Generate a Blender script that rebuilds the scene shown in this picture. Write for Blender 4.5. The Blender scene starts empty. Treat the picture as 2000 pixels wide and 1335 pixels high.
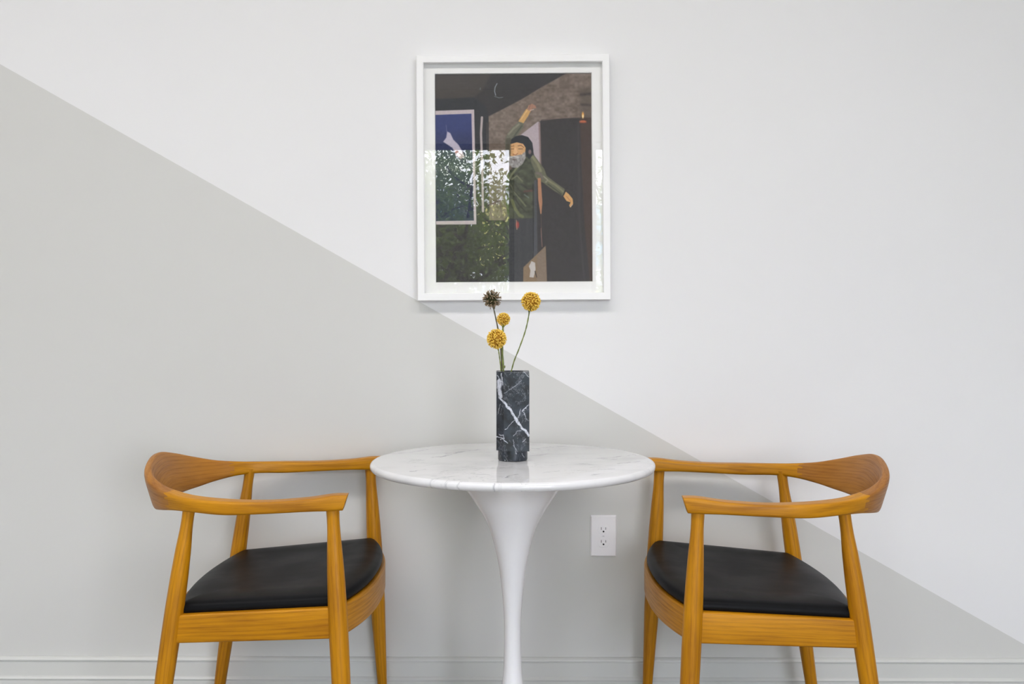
import bpy, bmesh, math, random
import numpy as np
from mathutils import Vector, Matrix

random.seed(7)
rng = np.random.default_rng(7)
C = bpy.context.scene.collection
SC = bpy.context.scene
PI = math.pi

# ------------------------------------------------------------------ camera
CH, F, PX0, PY0 = 1.093, 1944.0, 993.5, 621.3      # camera height, focal length and principal point (2000x1335 frame)
cam_d = bpy.data.cameras.new('camera'); cam = bpy.data.objects.new('camera', cam_d); C.objects.link(cam)
cam_d.sensor_fit = 'HORIZONTAL'; cam_d.sensor_width = 36.0; cam_d.lens = 36.0 * F / 2000
cam_d.shift_x = (1000 - PX0) / 2000; cam_d.shift_y = -(667.5 - PY0) / 2000
cam_d.clip_start = 0.05; cam_d.clip_end = 200
cam.location = (0, 0, CH); cam.rotation_euler = (PI/2, 0, 0)
SC.camera = cam

# ------------------------------------------------------------------ world, lights, exposure
SKY = 10.0
w = bpy.data.worlds.new('sky'); SC.world = w; w.use_nodes = True
nt = w.node_tree; nt.nodes.clear()
wo = nt.nodes.new('ShaderNodeOutputWorld'); bg = nt.nodes.new('ShaderNodeBackground')
tc = nt.nodes.new('ShaderNodeTexCoord'); sp = nt.nodes.new('ShaderNodeSeparateXYZ'); rp = nt.nodes.new('ShaderNodeValToRGB')
rp.color_ramp.elements[0].position = 0.0; rp.color_ramp.elements[0].color = (0.985, 0.955, 1.06, 1)
rp.color_ramp.elements[1].position = 0.7; rp.color_ramp.elements[1].color = (0.78, 0.80, 1.03, 1)
nt.links.new(tc.outputs['Generated'], sp.inputs[0]); nt.links.new(sp.outputs[2], rp.inputs[0])
nt.links.new(rp.outputs[0], bg.inputs[0]); bg.inputs[1].default_value = SKY; nt.links.new(bg.outputs[0], wo.inputs[0])

def light(name, kind, loc, rot, energy, col=(1, 1, 1), **k):
    d = bpy.data.lights.new(name, kind); d.energy = energy; d.color = col
    for a, b in k.items(): setattr(d, a, b)
    o = bpy.data.objects.new(name, d); C.objects.link(o); o.location = loc; o.rotation_euler = rot
    return o

sun = light('sun', 'SUN', (0, 10, 20), (math.radians(-38), math.radians(8), 0), 12, (1, .96, .88), angle=math.radians(1))
WIN = [(-2.35, -0.04), (0.67, 3.30)]; WZ0, WZ1 = 0.30, 2.72
YW = -3.40; XL, XR, ZC = -3.0, 3.9, 3.2; WY = 2.916; YAW = -0.0073
for i, (a, b) in enumerate(WIN):       # daylight portals in the two window openings (they only guide the sky sampling)
    o = light('window_portal', 'AREA', ((a+b)/2, YW-.02, (WZ0+WZ1)/2), (PI/2, 0, 0), 1, shape='RECTANGLE', size=b-a, size_y=WZ1-WZ0)
    o.data.cycles.is_portal = True
light('ceiling_softlight', 'AREA', (-0.45, 0.95, ZC-.03), (0, 0, 0), 54, (1, .955, .93), shape='RECTANGLE', size=5.0, size_y=0.5)
vs = SC.view_settings
vs.view_transform = 'Standard'; vs.look = 'None'; vs.gamma = 1.0; vs.exposure = 0.45
try: vs.use_curve_mapping = False
except Exception: pass
SC.cycles.use_denoising = True; SC.cycles.use_adaptive_sampling = False
try:
    SC.cycles.denoiser = 'OPENIMAGEDENOISE'; SC.cycles.denoising_input_passes = 'RGB_ALBEDO_NORMAL'
except Exception: pass
SC.cycles.max_bounces = 10; SC.cycles.diffuse_bounces = 6; SC.cycles.transparent_max_bounces = 16
SC.cycles.sample_clamp_indirect = 12

# ------------------------------------------------------------------ helpers
def lin(c):
    return tuple((x/255/12.92 if x/255 <= .04045 else ((x/255+.055)/1.055)**2.4) for x in c)

def tag(o, label=None, cat=None, group=None, kind=None):
    if label: o['label'] = label
    if cat: o['category'] = cat
    if group: o['group'] = group
    if kind: o['kind'] = kind
    return o

def empty(name, loc, rz=0):
    o = bpy.data.objects.new(name, None); C.objects.link(o); o.location = loc; o.rotation_euler = (0, 0, rz)
    o.empty_display_size = .1
    return o

def mobj(name, verts, faces, mat, parent=None, smooth=True, angle=None, grain=None):
    me = bpy.data.meshes.new(name); me.from_pydata([tuple(map(float, v)) for v in verts], [], faces); me.update()
    return mfin(name, me, mat, parent, smooth, angle, grain)

def mfin(name, me, mat, parent=None, smooth=True, angle=None, grain=None):
    o = bpy.data.objects.new(name, me); C.objects.link(o)
    if mat: me.materials.append(mat)
    if smooth:
        me.polygons.foreach_set('use_smooth', [True]*len(me.polygons))
        if angle is not None:
            me.set_sharp_from_angle(angle=math.radians(angle))
    if grain is not None:
        a = me.attributes.new('grain', 'FLOAT_VECTOR', 'POINT'); a.data.foreach_set('vector', np.asarray(grain, dtype=np.float32).ravel())
    if parent: o.parent = parent
    return o

def box_data(x0, x1, y0, y1, z0, z1):
    v = [(x0,y0,z0),(x1,y0,z0),(x1,y1,z0),(x0,y1,z0),(x0,y0,z1),(x1,y0,z1),(x1,y1,z1),(x0,y1,z1)]
    f = [(0,3,2,1),(4,5,6,7),(0,1,5,4),(1,2,6,5),(2,3,7,6),(3,0,4,7)]
    return v, f

def box(name, b, mat, parent=None, bevel=0, seg=2):
    v, f = box_data(*b); o = mobj(name, v, f, mat, parent, smooth=bevel > 0)
    if bevel:
        m = o.modifiers.new('bevel', 'BEVEL'); m.width = bevel; m.segments = seg; m.limit_method = 'ANGLE'; m.harden_normals = False
        o.data.set_sharp_from_angle(angle=math.radians(60))
    return o

def loft(rings, close=True, cap0=True, cap1=True):
    n = len(rings[0]); v = [p for r in rings for p in r]; f = []
    for i in range(len(rings)-1):
        for j in range(n if close else n-1):
            k = (j+1) % n
            f.append((i*n+j, i*n+k, (i+1)*n+k, (i+1)*n+j))
    if cap0: f.append(tuple(range(n-1, -1, -1)))
    if cap1: f.append(tuple(range((len(rings)-1)*n, len(rings)*n)))
    return v, f

def lathe(prof, n=96, cx=0, cy=0):
    return [[(cx+r*math.cos(2*PI*j/n), cy+r*math.sin(2*PI*j/n), z) for j in range(n)] for r, z in prof]

def cspline(pts, n):
    """smooth interpolation through rows of pts (any number of columns), n samples per span"""
    P = np.array(pts, float); out = []
    T = np.zeros_like(P)
    T[1:-1] = (P[2:]-P[:-2])/2; T[0] = P[1]-P[0]; T[-1] = P[-1]-P[-2]
    for i in range(len(P)-1):
        for k in range(n):
            t = k/n; h = (2*t**3-3*t**2+1, t**3-2*t**2+t, -2*t**3+3*t**2, t**3-t**2)
            out.append(h[0]*P[i]+h[1]*T[i]+h[2]*P[i+1]+h[3]*T[i+1])
    out.append(P[-1])
    return np.array(out)

def tube_rings(path, rad, n=10):
    path = np.array(path, float); rings = []
    for i, p in enumerate(path):
        t = path[min(i+1, len(path)-1)]-path[max(i-1, 0)]; t = Vector(t).normalized()
        a = t.cross(Vector((0.13, 1, 0.07))).normalized(); b = t.cross(a)
        r = rad[i] if hasattr(rad, '__len__') else rad
        rings.append([tuple(Vector(p)+a*(r*math.cos(2*PI*j/n))+b*(r*math.sin(2*PI*j/n))) for j in range(n)])
    return rings

# ------------------------------------------------------------------ node helper
class NT:
    def __init__(s, name):
        s.m = bpy.data.materials.new(name); s.m.use_nodes = True; s.t = s.m.node_tree
        s.b = s.t.nodes['Principled BSDF']; s.out = s.t.nodes['Material Output']
    def n(s, typ, **k):
        x = s.t.nodes.new('ShaderNode'+typ)
        for a, b in k.items(): setattr(x, a, b)
        return x
    def l(s, a, b): s.t.links.new(a, b)
    def put(s, sock, v):
        if isinstance(v, bpy.types.NodeSocket): s.l(v, sock)
        elif v is not None: sock.default_value = v
    def math(s, op, a, b=None, c=None, clamp=False):
        x = s.n('Math', operation=op); x.use_clamp = clamp
        for i, v in enumerate((a, b, c)): s.put(x.inputs[i], v) if v is not None else None
        return x.outputs[0]
    def vec(s, op, a, b=None):
        x = s.n('VectorMath', operation=op); s.put(x.inputs[0], a)
        if b is not None: s.put(x.inputs[1], b)
        return x.outputs['Value'] if op in ('DOT_PRODUCT', 'LENGTH') else x.outputs[0]
    def noise(s, v, scale, detail=3, rough=.5, dist=0):
        x = s.n('TexNoise'); s.l(v, x.inputs['Vector']); x.inputs['Scale'].default_value = scale
        x.inputs['Detail'].default_value = detail; x.inputs['Roughness'].default_value = rough; x.inputs['Distortion'].default_value = dist
        return x
    def ramp(s, f, stops):
        x = s.n('ValToRGB'); s.l(f, x.inputs[0]); r = x.color_ramp
        while len(r.elements) < len(stops): r.elements.new(.5)
        for e, (p, c) in zip(r.elements, stops): e.position = p; e.color = (*c[:3], 1)
        return x.outputs[0]
    def mix(s, f, a, b):
        x = s.n('Mix', data_type='RGBA'); s.put(x.inputs[0], f)
        s.put(x.inputs[6], a if isinstance(a, bpy.types.NodeSocket) else (*a[:3], 1)); s.put(x.inputs[7], b if isinstance(b, bpy.types.NodeSocket) else (*b[:3], 1))
        return x.outputs[2]
    def bump(s, h, strength=.2, dist=.001):
        x = s.n('Bump'); x.inputs['Strength'].default_value = strength; x.inputs['Distance'].default_value = dist
        s.l(h, x.inputs['Height']); s.l(x.outputs[0], s.b.inputs['Normal'])
    def base(s, col): s.put(s.b.inputs['Base Color'], col if isinstance(col, bpy.types.NodeSocket) else (*col[:3], 1))
    def set(s, **k):
        for a, b in k.items(): s.put(s.b.inputs[a.replace('_', ' ')], b)
    def maprange(s, v, a, b, c=0., d=1., smooth=True):
        x = s.n('MapRange'); x.interpolation_type = 'SMOOTHSTEP' if smooth else 'LINEAR'; s.l(v, x.inputs[0])
        for i, q in enumerate((a, b, c, d)): x.inputs[i+1].default_value = q
        return x.outputs[0]

def plain(name, col, rough=.5, **k):
    t = NT(name); t.base(lin(col)); t.set(Roughness=rough, **k); return t.m

def vein_mask(t, P, segs):
    """dark/light veins as segments in two axes of P; segs = (ax,az,bx,bz,width,strength)"""
    sx = t.n('SeparateXYZ'); t.l(P, sx.inputs[0]); X, Z = sx.outputs[0], sx.outputs[2]
    tot = None
    for ax, az, bx, bz, wd, st in segs:
        L = math.hypot(bx-ax, bz-az); ux, uz = (bx-ax)/L, (bz-az)/L
        u = t.math('ADD', t.math('MULTIPLY', X, ux), t.math('MULTIPLY_ADD', Z, uz, -(ax*ux+az*uz)))
        v = t.math('ADD', t.math('MULTIPLY', X, -uz), t.math('MULTIPLY_ADD', Z, ux, -(-ax*uz+az*ux)))
        over = t.math('MAXIMUM', t.math('MULTIPLY', u, -1.0), t.math('MAXIMUM', t.math('SUBTRACT', u, L), 0.0))
        d = t.math('ADD', t.math('ABSOLUTE', v), over)
        m = t.maprange(d, wd*.45, wd*1.1, st, 0)
        tot = m if tot is None else t.math('MAXIMUM', tot, m)
    return tot

# ------------------------------------------------------------------ materials
def wood_mat(name, light_c, dark_c, coat=.25, rough=.38, seed=0.0):
    t = NT(name); at = t.n('Attribute'); at.attribute_name = 'grain'
    oi = t.n('ObjectInfo')
    off = t.vec('ADD', at.outputs['Vector'], (seed, seed*.7, seed*1.3))
    rnd = t.n('CombineXYZ'); t.l(t.math('MULTIPLY', oi.outputs['Random'], 7.0), rnd.inputs[0]); t.l(t.math('MULTIPLY', oi.outputs['Random'], .09), rnd.inputs[1])
    off = t.vec('ADD', off, rnd.outputs[0])
    warp = t.noise(t.vec('MULTIPLY', off, (1.3, 7, 7)), 1.0, 2, .45)
    st = t.vec('MULTIPLY', off, (1.0, 1.0, 1.0)); s2 = t.n('SeparateXYZ'); t.l(st, s2.inputs[0])
    a = t.math('ADD', s2.outputs[1], .06); b = t.math('ADD', s2.outputs[2], .03)
    r = t.math('SQRT', t.math('ADD', t.math('MULTIPLY', a, a), t.math('MULTIPLY', b, b)))
    r = t.math('ADD', r, t.math('MULTIPLY', warp.outputs[0], .055))
    rings = t.math('SINE', t.math('MULTIPLY', r, 700.0))
    rings = t.maprange(rings, -.2, 1.0)
    pores = t.noise(t.vec('MULTIPLY', off, (14, 420, 420)), 1.0, 4, .6)
    blot = t.noise(t.vec('MULTIPLY', off, (4, 16, 16)), 1.0, 2, .5)
    f = t.math('ADD', t.math('MULTIPLY', rings, .22), t.math('MULTIPLY', t.maprange(pores.outputs[0], .42, .72), .33))
    f = t.math('ADD', f, t.math('MULTIPLY', t.maprange(blot.outputs[0], .3, .7), .42), clamp=True)
    t.base(t.mix(f, light_c, dark_c))
    t.set(Roughness=t.maprange(pores.outputs[0], .3, .8, rough-.04, rough+.1), Coat_Weight=coat, Coat_Roughness=.25); t.b.inputs['Specular IOR Level'].default_value = .27
    t.bump(t.math('ADD', pores.outputs[0], t.math('MULTIPLY', rings, .3)), .12, .0006)
    return t.m

M = {}
M['wood'] = wood_mat('honey_wood', lin((202, 138, 8)), lin((140, 84, 3)), coat=.08, rough=.42)
M['wood_back'] = wood_mat('honey_wood_crest', lin((182, 122, 44)), lin((136, 82, 26)), coat=.12, rough=.44, seed=.31)

def wall_paint():
    t = NT('two_tone_wall_paint'); g = t.n('NewGeometry'); s = t.n('SeparateXYZ'); t.l(g.outputs['Position'], s.inputs[0])
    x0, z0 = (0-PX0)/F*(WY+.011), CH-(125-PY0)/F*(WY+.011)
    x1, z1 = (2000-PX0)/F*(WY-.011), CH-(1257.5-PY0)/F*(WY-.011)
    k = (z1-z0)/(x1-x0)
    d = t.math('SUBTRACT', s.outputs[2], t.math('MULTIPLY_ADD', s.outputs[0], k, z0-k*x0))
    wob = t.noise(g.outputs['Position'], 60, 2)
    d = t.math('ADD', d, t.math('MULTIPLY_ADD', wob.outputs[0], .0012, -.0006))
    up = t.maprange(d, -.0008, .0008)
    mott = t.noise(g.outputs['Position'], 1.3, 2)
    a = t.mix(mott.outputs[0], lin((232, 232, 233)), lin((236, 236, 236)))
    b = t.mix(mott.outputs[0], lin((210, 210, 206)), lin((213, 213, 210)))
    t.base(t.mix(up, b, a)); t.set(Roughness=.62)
    st = t.noise(g.outputs['Position'], 420, 3, .6)
    t.bump(st.outputs[0], .06, .0006)
    return t.m
M['wall'] = wall_paint()
M['white_wall'] = plain('white_wall_paint', (205, 206, 207), .7)
M['skirting'] = plain('grey_semi_gloss_skirting', (212, 213, 209), .3)
M['ceiling'] = plain('ceiling_paint', (225, 225, 225), .8)
def floor_mat():
    t = NT('pale_concrete_floor'); g = t.n('NewGeometry'); n = t.noise(g.outputs['Position'], 2.5, 5)
    t.base(t.mix(n.outputs[0], lin((128, 124, 118)), lin((150, 146, 138)))); t.set(Roughness=.45); return t.m
M['floor'] = floor_mat()
M['plastic'] = plain('white_plastic', (248, 246, 248), .28)
M['slot'] = plain('dark_slot', (22, 20, 20), .6)
M['slot_mid'] = plain('shaded_slot', (120, 114, 112), .6)
M['frame'] = plain('white_lacquered_frame', (247, 247, 247), .35)
M['mat_board'] = plain('white_mat_board', (250, 250, 248), .9)
M['lacquer'] = plain('white_gloss_lacquer', (250, 250, 252), .2, Coat_Weight=.4, Coat_Roughness=.08)
M['window_frame'] = plain('dark_window_frame', (46, 46, 48), .5)

def leather():
    t = NT('black_leather'); tc_ = t.n('TexCoord'); n = t.n('TexVoronoi'); t.l(tc_.outputs['Object'], n.inputs['Vector']); n.inputs['Scale'].default_value = 620
    n2 = t.noise(tc_.outputs['Object'], 9, 3)
    t.base(t.mix(n2.outputs[0], (.0060, .0064, .0072), (.0085, .009, .010)))
    t.set(Roughness=t.maprange(n2.outputs[0], .3, .7, .38, .46)); t.b.inputs['Specular IOR Level'].default_value = .08
    hb = t.math('ADD', t.math('MULTIPLY', n.outputs['Distance'], .3), t.noise(tc_.outputs['Object'], 14, 3).outputs[0]); t.bump(hb, .12, .003); return t.m
M['leather'] = leather()

def thin_glass(name, tint=(1, 1, 1)):
    t = NT(name); t.t.nodes.remove(t.b)
    tr = t.n('BsdfTransparent'); tr.inputs[0].default_value = (*tint, 1); gl = t.n('BsdfGlossy'); gl.inputs['Roughness'].default_value = 0.0
    lw = t.n('LayerWeight'); lw.inputs[0].default_value = .5; fr = t.n('Math', operation='MULTIPLY_ADD'); t.l(t.math('POWER', lw.outputs['Facing'], 5.0), fr.inputs[0]); fr.inputs[1].default_value = .96; fr.inputs[2].default_value = .042; mx = t.n('MixShader')
    t.l(fr.outputs[0], mx.inputs[0]); t.l(tr.outputs[0], mx.inputs[1]); t.l(gl.outputs[0], mx.inputs[2]); t.l(mx.outputs[0], t.out.inputs[0]); return t.m
M['glass'] = thin_glass('picture_glass'); M['pane'] = thin_glass('window_glass', (.97, .99, .98))

# marble of the table top (veins as traced segments in plan, x and y in metres from the table axis)
TX, TY, TZ, TR = 0.0101, 2.5358, 0.7325, 0.3605
def tp(px, py, z=TZ):
    d = (CH-z)*F/(py-PY0); return ((px-PX0)/F*d-TX, d-TY)
def marble_white():
    t = NT('white_veined_marble'); tc_ = t.n('TexCoord')
    sx = t.n('SeparateXYZ'); t.l(tc_.outputs['Object'], sx.inputs[0]); cb = t.n('CombineXYZ')
    t.l(sx.outputs[0], cb.inputs[0]); t.l(sx.outputs[1], cb.inputs[2])
    dn = t.noise(cb.outputs[0], 22, 4, .6); dsp = t.vec('MULTIPLY', t.vec('SUBTRACT', dn.outputs['Color'], (.5, .5, .5)), (.05, 0, .05))
    P = t.vec('ADD', cb.outputs[0], dsp)
    lines = [((745,888),(800,883)),((800,883),(835,877)),((838,893),(875,889)),((860,892),(893,884)),((893,884),(935,877)),((812,911),(852,906)),
             ((872,885),(918,880)),((935,917),(965,914)),((985,932),(1010,926)),((1060,923),(1092,918)),((1165,895),(1225,889)),((1172,918),(1200,915)),
             ((1150,927),(1195,922)),((815,940),(885,930)),((785,935),(815,938)),((1030,890),(1075,886)),((1040,876),(1100,871)),((935,950),(965,943)),((800,920),(830,915)),((1205,905),(1250,900))]
    segs = []
    for (a, b) in lines:
        A, B = tp(*a), tp(*b); segs.append((A[0], A[1], B[0], B[1], .0045, .5))
    A, B = tp(938, 950), tp(950, 946); segs.append((A[0], A[1], B[0], B[1], .006, 1.0))
    mk = vein_mask(t, P, segs)
    br = t.noise(P, 30, 4, .65); mk = t.math('MULTIPLY', mk, t.maprange(br.outputs[0], .38, .62, .25, 1.0))
    wv = t.noise(t.vec('MULTIPLY', P, (5, 1, 13)), 1.0, 7, .62, .8)
    thin = t.maprange(t.math('ABSOLUTE', t.math('SUBTRACT', wv.outputs[0], .5)), .0, .018, .34, 0)
    area = t.maprange(t.noise(P, 5, 2).outputs[0], .45, .62)
    soft = t.maprange(t.noise(t.vec('MULTIPLY', P, (5, 1, 11)), 1.0, 4).outputs[0], .45, .75, 0, .22)
    f = t.math('ADD', t.math('MAXIMUM', mk, t.math('MULTIPLY', thin, area)), soft, clamp=True)
    t.base(t.mix(f, lin((232, 232, 233)), lin((128, 130, 138))))
    t.set(Roughness=.05); t.b.inputs['Specular IOR Level'].default_value = .5
    return t.m
M['marble'] = marble_white()

# black marble of the vase; segments in vase space (x, z) from photo pixels
VD = 2.497
def vp(px, py): return ((px-PX0)/F*VD-TX, CH-(py-PY0)/F*VD-TZ)
def marble_black():
    t = NT('black_veined_marble'); tc_ = t.n('TexCoord')
    dn = t.noise(tc_.outputs['Object'], 70, 4, .6); dsp = t.vec('MULTIPLY', t.vec('SUBTRACT', dn.outputs['Color'], (.5, .5, .5)), (.012, 0, .012))
    P = t.vec('ADD', tc_.outputs['Object'], dsp)
    S = []
    def ln(pts, wd, st=1.0):
        for a, b in zip(pts[:-1], pts[1:]):
            A, B = vp(*a), vp(*b); S.append((A[0], A[1], B[0], B[1], wd, st))
    ln([(974,777),(986,787),(999,803),(1010,822),(1022,838),(1034,850)], .0036)
    ln([(974,744),(975,752),(977,777)], .0064, .95); ln([(980,728),(981,752)], .0018, .8); ln([(970,733),(981,748)], .0013, .8)
    ln([(994,762),(1004,755),(1019,743)], .0008, .5); ln([(985,769),(994,762)], .0007, .35)
    ln([(986,839),(1006,820),(1014,812),(1017,799)], .0008, .8); ln([(1034,790),(1020,803)], .0011, .8); ln([(1020,803),(1030,818)], .0009, .6)
    ln([(977,790),(972,810)], .0008, .7); ln([(971,855),(978,854),(991,865)], .0014, .85); ln([(974,848),(982,850),(984,856),(977,858)], .0012, .75)
    ln([(1020,863),(1028,856)], .0011, .7); ln([(1003,851),(1010,842),(1018,840)], .0009, .6); ln([(1002,858),(1006,876),(1009,886)], .0009, .55)
    ln([(1020,886),(1024,895)], .001, .6); ln([(985,899),(986,900)], .0016, .9); ln([(1002,870),(1012,882)], .0007, .5)
    ln([(1023,727.3),(1034,736)], .0010, .9)  # no vein: highlight on the cut corner's edge, painted into the colour
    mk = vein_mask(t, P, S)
    cr = t.noise(P, 160, 4, .7); mk = t.math('MULTIPLY', mk, t.maprange(cr.outputs[0], .3, .55, .45, 1.0))
    wv = t.noise(t.vec('MULTIPLY', P, (16, 10, 10)), 1.0, 8, .65, 1.2)
    thin = t.maprange(t.math('ABSOLUTE', t.math('SUBTRACT', wv.outputs[0], .52)), .0, .008, .28, 0)
    cloud = t.noise(P, 26, 5, .65)
    dark = t.mix(t.maprange(cloud.outputs[0], .35, .7), lin((22, 26, 31)), lin((52, 60, 70)))
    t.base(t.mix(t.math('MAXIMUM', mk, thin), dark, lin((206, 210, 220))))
    t.set(Roughness=.34)
    return t.m
M['black_marble'] = marble_black()

def floret(name, core, tip):
    t = NT(name); a = t.n('Attribute'); a.attribute_name = 'tip'; tc_ = t.n('TexCoord'); n = t.noise(tc_.outputs['Object'], 300, 2)
    f = t.maprange(t.math('ADD', a.outputs['Fac'], t.math('MULTIPLY_ADD', n.outputs[0], .5, -.25)), .55, 1.0); t.base(t.mix(f, lin(core), lin(tip))); t.set(Roughness=.7); return t.m
def noisy(name, a, b, scale, rough=.6, **k):
    t = NT(name); tc_ = t.n('TexCoord'); n = t.noise(tc_.outputs['Object'], scale, 3)
    t.base(t.mix(t.maprange(n.outputs[0], .35, .65), lin(a), lin(b))); t.set(Roughness=rough, **k); return t.m
M['yellow'] = floret('yellow_florets', (176, 128, 22), (252, 214, 92))
M['dried'] = floret('dried_florets', (62, 62, 26), (156, 136, 110))
M['stem'] = noisy('green_stem', (130, 140, 70), (102, 114, 56), 60, .5)
M['stem_brown'] = noisy('brown_green_stem', (112, 104, 84), (84, 82, 58), 60, .6)
M['bark'] = noisy('bark', (60, 50, 42), (38, 32, 28), 6, .9)
def leaf_mat(name, a, b):
    t = NT(name); oi = t.n('Attribute'); oi.attribute_name = 'tone'
    t.base(t.mix(oi.outputs['Fac'], lin(a), lin(b))); t.set(Roughness=.5); t.b.inputs['Transmission Weight'].default_value = 0
    tl = t.n('BsdfTranslucent'); tl.inputs[0].default_value = (*lin((150, 180, 60)), 1); mx = t.n('MixShader'); mx.inputs[0].default_value = .35
    t.l(t.b.outputs[0], mx.inputs[1]); t.l(tl.outputs[0], mx.inputs[2]); t.l(mx.outputs[0], t.out.inputs[0]); return t.m
M['leaf'] = leaf_mat('green_leaf', (44, 62, 26), (98, 114, 54))
M['ground'] = plain('street_paving', (84, 84, 84), .9)
M['facade'] = plain('pale_facade', (214, 218, 220), .8)
M['facade_glass'] = plain('blue_facade_glass', (110, 160, 180), .15)
M['facade_yellow'] = plain('yellow_panel', (196, 190, 110), .6)

# ------------------------------------------------------------------ the room
def struct(name, v, f, mat, **k): return tag(mobj(name, v, f, mat, None, **k), kind='structure')
T = 0.12
def ywall(x): return WY + YAW*x
v, f = box_data(XL-.3, XR+.3, 0, T, 0, ZC)
v = [(x, y+ywall(x), z) for x, y, z in v]; struct('wall_back', v, f, M['wall'], smooth=False)
for nm, a, b in (('wall_left', XL-T, XL), ('wall_right', XR, XR+T)):
    v, f = box_data(a, b, YW, ywall((a+b)/2)-.001, 0, ZC); struct(nm, v, f, M['white_wall'], smooth=False)
v, f = box_data(XL-.3, XR+.3, YW-.3, WY+.2, -.15, 0); struct('floor', v, f, M['floor'], smooth=False)
v, f = box_data(XL-.3, XR+.3, YW-.3, WY+.2, ZC, ZC+.15); struct('ceiling', v, f, M['ceiling'], smooth=False)
# front wall (behind the camera) with two window openings
V, Fc = [], []
for b in ((XL-T, WIN[0][0], 0, ZC), (WIN[0][1], WIN[1][0], 0, ZC), (WIN[1][1], XR+T, 0, ZC), (WIN[0][0], WIN[0][1], 0, WZ0), (WIN[0][0], WIN[0][1], WZ1, ZC),
          (WIN[1][0], WIN[1][1], 0, WZ0), (WIN[1][0], WIN[1][1], WZ1, ZC)):
    v, f = box_data(b[0], b[1], YW-.2, YW, b[2], b[3]); Fc += [tuple(i+len(V) for i in q) for q in f]; V += v
struct('wall_front', V, Fc, plain('grey_wall_paint', (214, 214, 212), .8), smooth=False)
for i, (a, b) in enumerate(WIN):
    V, Fc = [], []
    bars = [(a, a+.05, WZ0, WZ1), (b-.05, b, WZ0, WZ1), (a+.05, b-.05, WZ0, WZ0+.05), (a+.05, b-.05, WZ1-.05, WZ1)]
    if i == 1: bars.append(((a+b)/2-.025, (a+b)/2+.025, WZ0+.05, WZ1-.05))
    for q in bars:
        v, f = box_data(q[0], q[1], YW-.15, YW-.09, q[2], q[3]); Fc += [tuple(k+len(V) for k in r) for r in f]; V += v
    wr = struct('window_%d' % (i+1), V, Fc, M['window_frame'], smooth=False)
    v, f = box_data(a+.051, b-.051, YW-.124, YW-.118, WZ0+.051, WZ1-.051); mobj('pane', v, f, M['pane'], wr, smooth=False)

# skirting board, moulded profile run along the back wall
prof = [(0, .1020), (.004, .1015), (.0085, .0985), (.0115, .0955), (.012, .0935), (.0115, .0918), (.0075, .0908), (.0065, .0885), (.0080, .0865), (.0085, .047),
        (.0105, .0455), (.0145, .0420), (.0155, .0400), (.0150, .0380), (.0118, .0368), (.0112, .0345), (.0125, .0330), (.0130, .001), (0, .001)]
rings = []
for x in (XL+.002, XR-.002): rings.append([(x, ywall(x)-.0008-d, z) for d, z in prof])
v, f = loft(rings); bb = struct('baseboard_back', v, f, M['skirting'], angle=35)

# ------------------------------------------------------------------ duplex outlet
def wp(px, py, off=0):
    x = (px-PX0)/F*(WY-off)
    for _ in range(3): x = (px-PX0)/F*(ywall(x)-off)
    y = ywall(x)-off; return x, y, CH-(py-PY0)/F*y
ox, oy, oz = wp(1178.3, 1045.3)
outlet = empty('wall_outlet', (ox, oy-.0005, oz), math.atan(YAW))
tag(outlet, 'white duplex outlet with cover plate on the grey wall right of the table stem', 'outlet')
def prism(outline, y0, y1, inset=.0, mid=None):
    """outline (x,z) extruded toward -y (the room), optional inset of the front"""
    n = len(outline); rr = [[(x, -y0, z) for x, z in outline]]
    if mid is not None: rr.append([(x, -mid, z) for x, z in outline])
    rr.append([(x*(1-inset/max(abs(x), 1e-6)) if abs(x) > inset else x, -y1, z*(1-inset/max(abs(z), 1e-6)) if abs(z) > inset else z) for x, z in outline])
    return loft(rr)
def rrect(wd, h, r, n=5, cx=0, cz=0):
    o = []
    for k, (sx, sz) in enumerate(((1, 1), (-1, 1), (-1, -1), (1, -1))):
        for j in range(n+1):
            a = PI/2*k+PI/2*j/n; o.append((cx+sx*(wd/2-r)+r*math.cos(a), cz+sz*(h/2-r)+r*math.sin(a)))
    return o
v, f = prism(rrect(.0757, .1207, .002), 0, .0062, .0035, .0025); mobj('cover_plate', v, f, M['plastic'], outlet, smooth=False)
for s in (1, -1):
    o = []
    for j in range(40):
        a = 2*PI*j/40; x, z = .0168*math.cos(a), .0168*math.sin(a); z = max(-.0137, min(.0137, z)); o.append((x, z+s*.0187))
    rr = [[(x, -.0050, z) for x, z in o], [(x, -.0070, z) for x, z in o], [(x*.97, -.0074, (z-s*.0187)*.97+s*.0187) for x, z in o]]
    v, f = loft(rr); so = mobj('socket', v, f, M['plastic'], outlet, smooth=False)
    for sx, hh in ((-1, .0078), (1, .0068)):
        v, f = box_data(sx*.0064-.0009, sx*.0064+.0009, -.0077, -.0070, s*.0187+.0035-hh/2, s*.0187+.0035+hh/2); mobj('slot', v, f, M['slot_mid'], so, smooth=False)
    v, f = loft([[(.0026*math.cos(2*PI*j/20), y, s*.0187-.0052+.0026*math.sin(2*PI*j/20)) for j in range(20)] for y in (-.0070, -.0077)]); mobj('ground_hole', v, f, M['slot'], so, smooth=False)
v, f = loft([[(r*math.cos(2*PI*j/20), y, r*math.sin(2*PI*j/20)) for j in range(20)] for r, y in ((.0034, -.0055), (.0034, -.0068), (.0026, -.0074))])
sc = mobj('screw', v, f, M['plastic'], outlet, smooth=False)
v, f = box_data(-.0026, .0026, -.0077, -.0072, -.0004, .0004); mobj('slot', v, f, M['slot_mid'], sc, smooth=False)

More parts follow.
